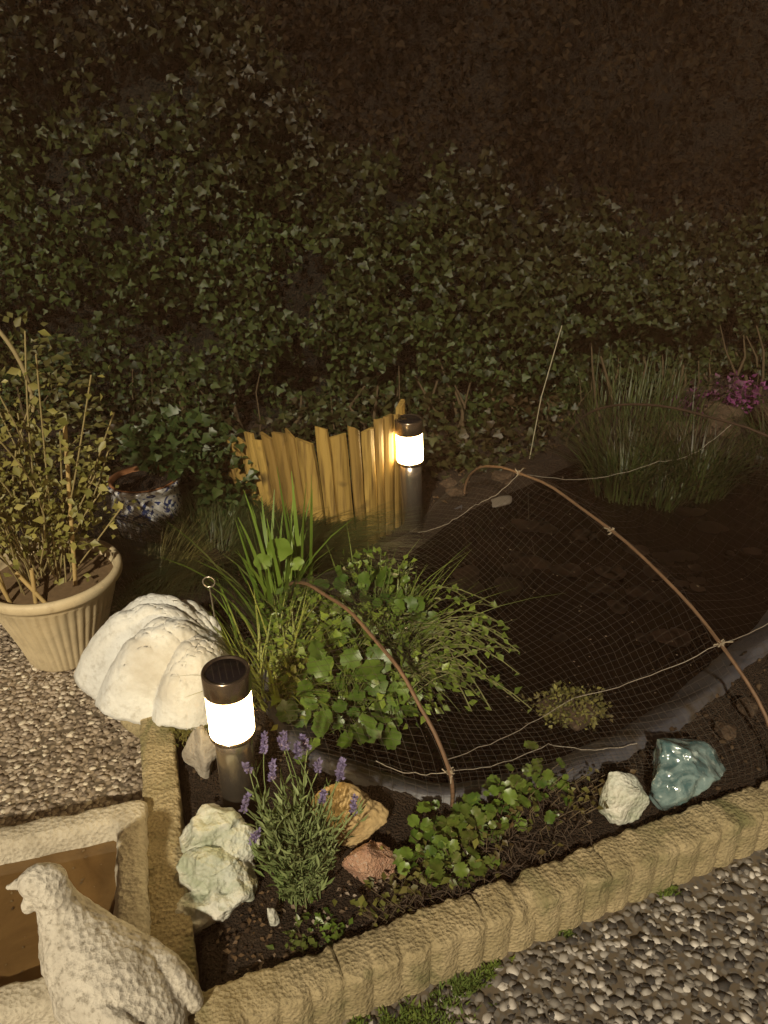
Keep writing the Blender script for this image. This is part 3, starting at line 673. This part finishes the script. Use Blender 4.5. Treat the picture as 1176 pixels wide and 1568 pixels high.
# ------------------------------------------------------------ pots
pp=empty('potted_plant'); PC=(-.985,1.99)
M_pot=stone('beige_pot',(.62,.52,.34),(.56,.46,.29),(.47,.38,.24),6,.55,.2,.002,False,.4,stain=(.42,.35,.22))
lathe('pot',[(0,0),(.105,0),(.113,.01),(.128,.07),(.150,.14),(.170,.2),(.182,.243),(.186,.25),(.187,.262),(.198,.266),(.204,.274),(.205,.29),(.200,.298),(.192,.300),(.184,.296),(.180,.28),(.176,.262),(0,.262)],(*PC,0),M_pot,288,pp,flute=.022,nfl=44,z0=.005,z1=.245)
lathe('pot_soil',[(0,.270),(.1,.268),(.178,.264)],(*PC,0),plain('pot_soil',(.15,.10,.055),.95,0,.2,.5,60),48,pp)
st=[]; lp=[];ld=[]
for i in range(40):
    a=rng.uniform(0,6.28); r0=rng.uniform(0,.1); H=rng.uniform(.22,.72); sp=rng.uniform(.03,.26)
    b0=np.array([PC[0]+r0*math.cos(a)-.03,PC[1]+r0*math.sin(a),.265])
    bend=rng.normal(size=3)*[.04,.04,0]
    f=lambda t: b0+np.array([math.cos(a)*sp*t**1.3,math.sin(a)*sp*t**1.3,H*t])+bend*math.sin(t*3)
    st.append([f(t) for t in np.linspace(0,1,8)])
    for t in np.linspace(.3,1,32):
        lp.append(f(t)+rng.normal(size=3)*.028); ld.append(rng.normal(size=3)*[1,1,.6]+[0,0,-.2])
tubes('stems',st,.0024,plain('woody',(.26,.21,.09),.8),pp,1)
lp=np.array(lp);ld=np.array(ld)
scatter('leaves',lp,ld,rng.normal(size=lp.shape)*.5+[0,-.4,.7],rng.uniform(.016,.040,len(lp)),SIMPLE,leafmat('hazed_olive_leaf',(.12,.12,.025),(.28,.25,.07),(.19,.17,.05),.5),pp)  # leaf colour lightened and yellowed to paint in the warm haze
tubes('support_canes',[[(-1.08,1.90,.26),(-1.16,1.92,1.0)],[(-1.05,1.86,.26),(-1.12,1.84,.62)],[(-.95,1.86,.26),(-1.02,1.87,.36)],[(-1.13,1.88,.24),(-1.06,1.85,.38)],[(-.98,1.86,.26),(-.975,1.87,.37)],[(-.90,1.95,.26),(-.86,2.0,.75)]],.006,plain('cane',(.42,.30,.12),.6),pp,2)
arc=[(-1.25+.27*math.sin(t),2.1,.80+.30*math.cos(t)) for t in np.linspace(0,1.75,16)]
tubes('hoop_cane',[arc],.006,plain('cane2',(.30,.24,.12),.6),pp,2)
scatter('white_blossom',np.array([(-1.06,1.86,.56),(-1.05,1.86,.57),(-1.065,1.85,.575),(-1.04,1.86,.63)]),np.array([(.3,0,-1),(-.5,0,-.8),(1,0,.4),(.6,0,.3)]),np.tile([0,-1.,.3],(4,1)),np.array([.05,.04,.035,.03]),IVY,plain('petal_white',(.65,.65,.68),.6),pp)
bgp=empty('glazed_pot'); BC=(-.885,2.64)
m,nt,b=newmat('blue_white_glaze'); _,n1=tex(nt,20,3,.5,dist=3); a=mixc(nt,ramp(nt,n1,.53,.57),(.60,.60,.60),(.03,.05,.17)); nt.links.new(a,b.inputs['Base Color']); b.inputs['Roughness'].default_value=.15
lathe('pot',[(0,.03),(.075,.03),(.10,.06),(.125,.13),(.13,.19),(.122,.24),(.118,.26),(.132,.275),(.134,.29),(.122,.292),(.115,.275),(0,.27)],(*BC,0),m,64,bgp)
lathe('rim',[(.122,.293),(.127,.295),(.116,.296),(.108,.28)],(*BC,0),plain('terracotta',(.30,.13,.055),.8),64,bgp)
lathe('pot_soil',[(0,.282),(.112,.280)],(*BC,0),M_soil,32,bgp)
def potleaf(par,c,rad,n,size,mat,shape=IVY):
    q=nrmz(rng.normal(size=(n,3))); p=np.array(c)+q*(rng.uniform(.2,1,n)**.5)[:,None]*np.array(rad)
    scatter('leaves',p,q*[1,1,.3]+rng.normal(size=(n,3))*.4,q*.4+[0,-.4,.6]+rng.normal(size=(n,3))*.3,size*rng.uniform(.5,1.2,n),shape,mat,par)
potleaf(bgp,(-.78,2.72,.40),(.20,.14,.12),560,.042,leafmat('geranium',(.015,.03,.008),(.05,.08,.02),(.03,.045,.012),.45))
bb=empty('ivy_shrub'); potleaf(bb,(-.58,2.70,.24),(.13,.12,.22),520,.038,leafmat('shrub',(.015,.03,.008),(.055,.08,.02),(.03,.045,.010),.45))
bb=empty('ivy_shrub'); potleaf(bb,(-1.45,2.9,.4),(.35,.3,.45),1100,.045,leafmat('shrub2',(.05,.055,.012),(.12,.11,.035),(.06,.055,.015),.5),SIMPLE)

# ------------------------------------------------------------ netting, hoops, cords
def arch(a,b_,h,z=.085,n=34):
    a=np.array(a);b_=np.array(b_);out=[]
    for th in np.linspace(0,math.pi,n):
        c=(a+b_)/2+(a-b_)/2*math.cos(th); out.append((c[0]+.006*noise.noise(Vector((th*2,a[0],0))),c[1],z+h*math.sin(th)**.9+.01*noise.noise(Vector((th*3,a[0],5)))))
    return np.array(out)
H1=arch((.155,1.30),(-.33,2.03),.28); H2=arch((.93,1.40),(.33,2.93),.31); H3=arch((1.75,2.0),(.86,3.45),.38)
nt_=empty('pond_net')
tubes('hoops',[H1,H2],.0048,plain('hoop_brown',(.16,.095,.055),.6,0,.4,.5,40),nt_,2)
tubes('far_hoop',[H3],.005,plain('hoop_dark',(.05,.03,.02),.6),nt_,2)
H0=arch((-.30,1.42),(-.52,2.0),.12)
def panel(Ha,Hb,ns,ntt,sag,seed):
    S=[];n=len(Ha)
    for k in range(ns+1):
        f=k/ns*(n-1); i=min(int(f),n-2); fr=f-i
        a=Ha[i]*(1-fr)+Ha[i+1]*fr; b_=Hb[i]*(1-fr)+Hb[i+1]*fr; row=[]
        for j in range(ntt+1):
            t=j/ntt; p=a*(1-t)+b_*t
            sg=sag*math.sin(math.pi*t)*math.sin(math.pi*min(max(k/ns,0),1))
            p=p+np.array([0,0,-sg]); q=Vector((p[0]*3,p[1]*3,seed)); 
            p=p+np.array([noise.noise(q)*.05+.005*noise.noise(q*7),noise.noise(q+Vector((9,0,0)))*.05+.005*noise.noise(q*7+Vector((9,0,0))),noise.noise(q+Vector((0,9,0)))*.03])
            p[2]=max(p[2],.055); row.append(p)
        S.append(row)
    S=np.array(S); return [S[i] for i in range(ns+1)]+[S[:,j] for j in range(ntt+1)]
M_net=plain('net_twine',(.062,.052,.040),.6,0,.4,.9,5)
M_net2=plain('net_twine_dark',(.030,.022,.016),.6,0,.4,.9,5)
tubes('mesh_a',panel(H0,H1,52,14,.01,1),.00036,M_net,nt_,0)
tubes('mesh_b',panel(H1,H2,74,44,.17,2),.00036,M_net,nt_,0)
tubes('mesh_c',panel(H2,H3,60,26,.20,3),.00032,M_net2,nt_,0)
def cord(pts,n=14,sag=.02):
    out=[]
    for a,b_ in zip(pts[:-1],pts[1:]):
        a=np.array(a);b_=np.array(b_)
        for t in np.linspace(0,1,n): out.append(a*(1-t)+b_*t-np.array([0,0,sag*math.sin(math.pi*t)])+rng.normal(size=3)*.0015)
    return out
K=H2[8]; T=H2[22]
tubes('cords',[cord([K,(.50,1.62,.13),H1[4]]),cord([K,K+np.array([.35,.25,-.02])]),cord([H1[3],(.4,1.45,.13),(.62,1.46,.12)]),cord([H1[3],(-.02,1.40,.12)]),cord([T,(.33,2.55,.23),(.12,2.50,.14)]),cord([T,(1.1,2.9,.25),(1.5,3.2,.3)],sag=.05)],.0010,plain('white_cord',(.30,.26,.21),.7),nt_,1)
kn=[]
for c in (K,T,H1[3],H2[15]):
    for i in range(8):
        d=rng.normal(size=3)*.009; kn.append([c-d*.6,c+rng.normal(size=3)*.004,c+d])
tubes('knots',kn,.0017,plain('knot',(.34,.28,.2),.8),nt_,0)
tubes('garden_cane',[[(.66,3.3,.08),(.70,3.36,.36),(.78,3.45,.66)]],.0024,plain('cane3',(.26,.23,.16),.6),None,1)

# added scattering volume, stands in for flash glare and milky blacks
m=bpy.data.materials.new('haze_volume'); m.use_nodes=True; nt=m.node_tree; nt.nodes.clear()
o_=nt.nodes.new('ShaderNodeOutputMaterial'); vs=nt.nodes.new('ShaderNodeVolumeScatter'); vs.inputs['Color'].default_value=(1,.56,.32,1); vs.inputs['Density'].default_value=.012; vs.inputs['Anisotropy'].default_value=0
nt.links.new(vs.outputs[0],o_.inputs['Volume'])
bm=bmesh.new(); bmesh.ops.create_cube(bm,size=1); me=bpy.data.meshes.new('haze_volume'); bm.to_mesh(me); bm.free(); me.materials.append(m)
mo=bpy.data.objects.new('haze_volume',me); mo.location=(0,2.5,3.0); mo.scale=(14,10,6.2); sc.collection.objects.link(mo)

# ------------------------------------------------------------ light
w=bpy.data.worlds.new('World'); sc.world=w; w.use_nodes=True; nt=w.node_tree
bg=nt.nodes['Background']; sky=nt.nodes.new('ShaderNodeTexSky'); sky.sky_type='NISHITA'; sky.sun_disc=False
EL,AZ=R(36),R(191)
sky.sun_elevation=EL; sky.sun_rotation=AZ
mx=nt.nodes.new('ShaderNodeMix'); mx.data_type='RGBA'; mx.blend_type='MULTIPLY'; mx.inputs[0].default_value=1
nt.links.new(sky.outputs[0],mx.inputs[6]); mx.inputs[7].default_value=(1,.50,.24,1)
nt.links.new(mx.outputs[2],bg.inputs[0]); bg.inputs[1].default_value=.018
sl=bpy.data.lights.new('flash_sun','SUN'); sl.energy=3.8; sl.angle=R(1.5); sl.color=(1,.84,.60)  # directional light standing in for a flash at the camera
so=bpy.data.objects.new('flash_sun',sl); sc.collection.objects.link(so)
d=Vector((.16,.80,-.60)); so.rotation_euler=d.to_track_quat('-Z','Y').to_euler()
# ------------------------------------------------------------ camera
cd=bpy.data.cameras.new('camera'); cd.sensor_fit='VERTICAL'; cd.sensor_height=24; cd.lens=24/2/(784/1207); cd.clip_end=300; cd.clip_start=.01
co_=bpy.data.objects.new('camera',cd); co_.location=(0,0,1.5); co_.rotation_euler=(R(63),0,0)
sc.collection.objects.link(co_); sc.camera=co_
sc.view_settings.view_transform='Standard'; sc.view_settings.look='None'; sc.view_settings.exposure=0
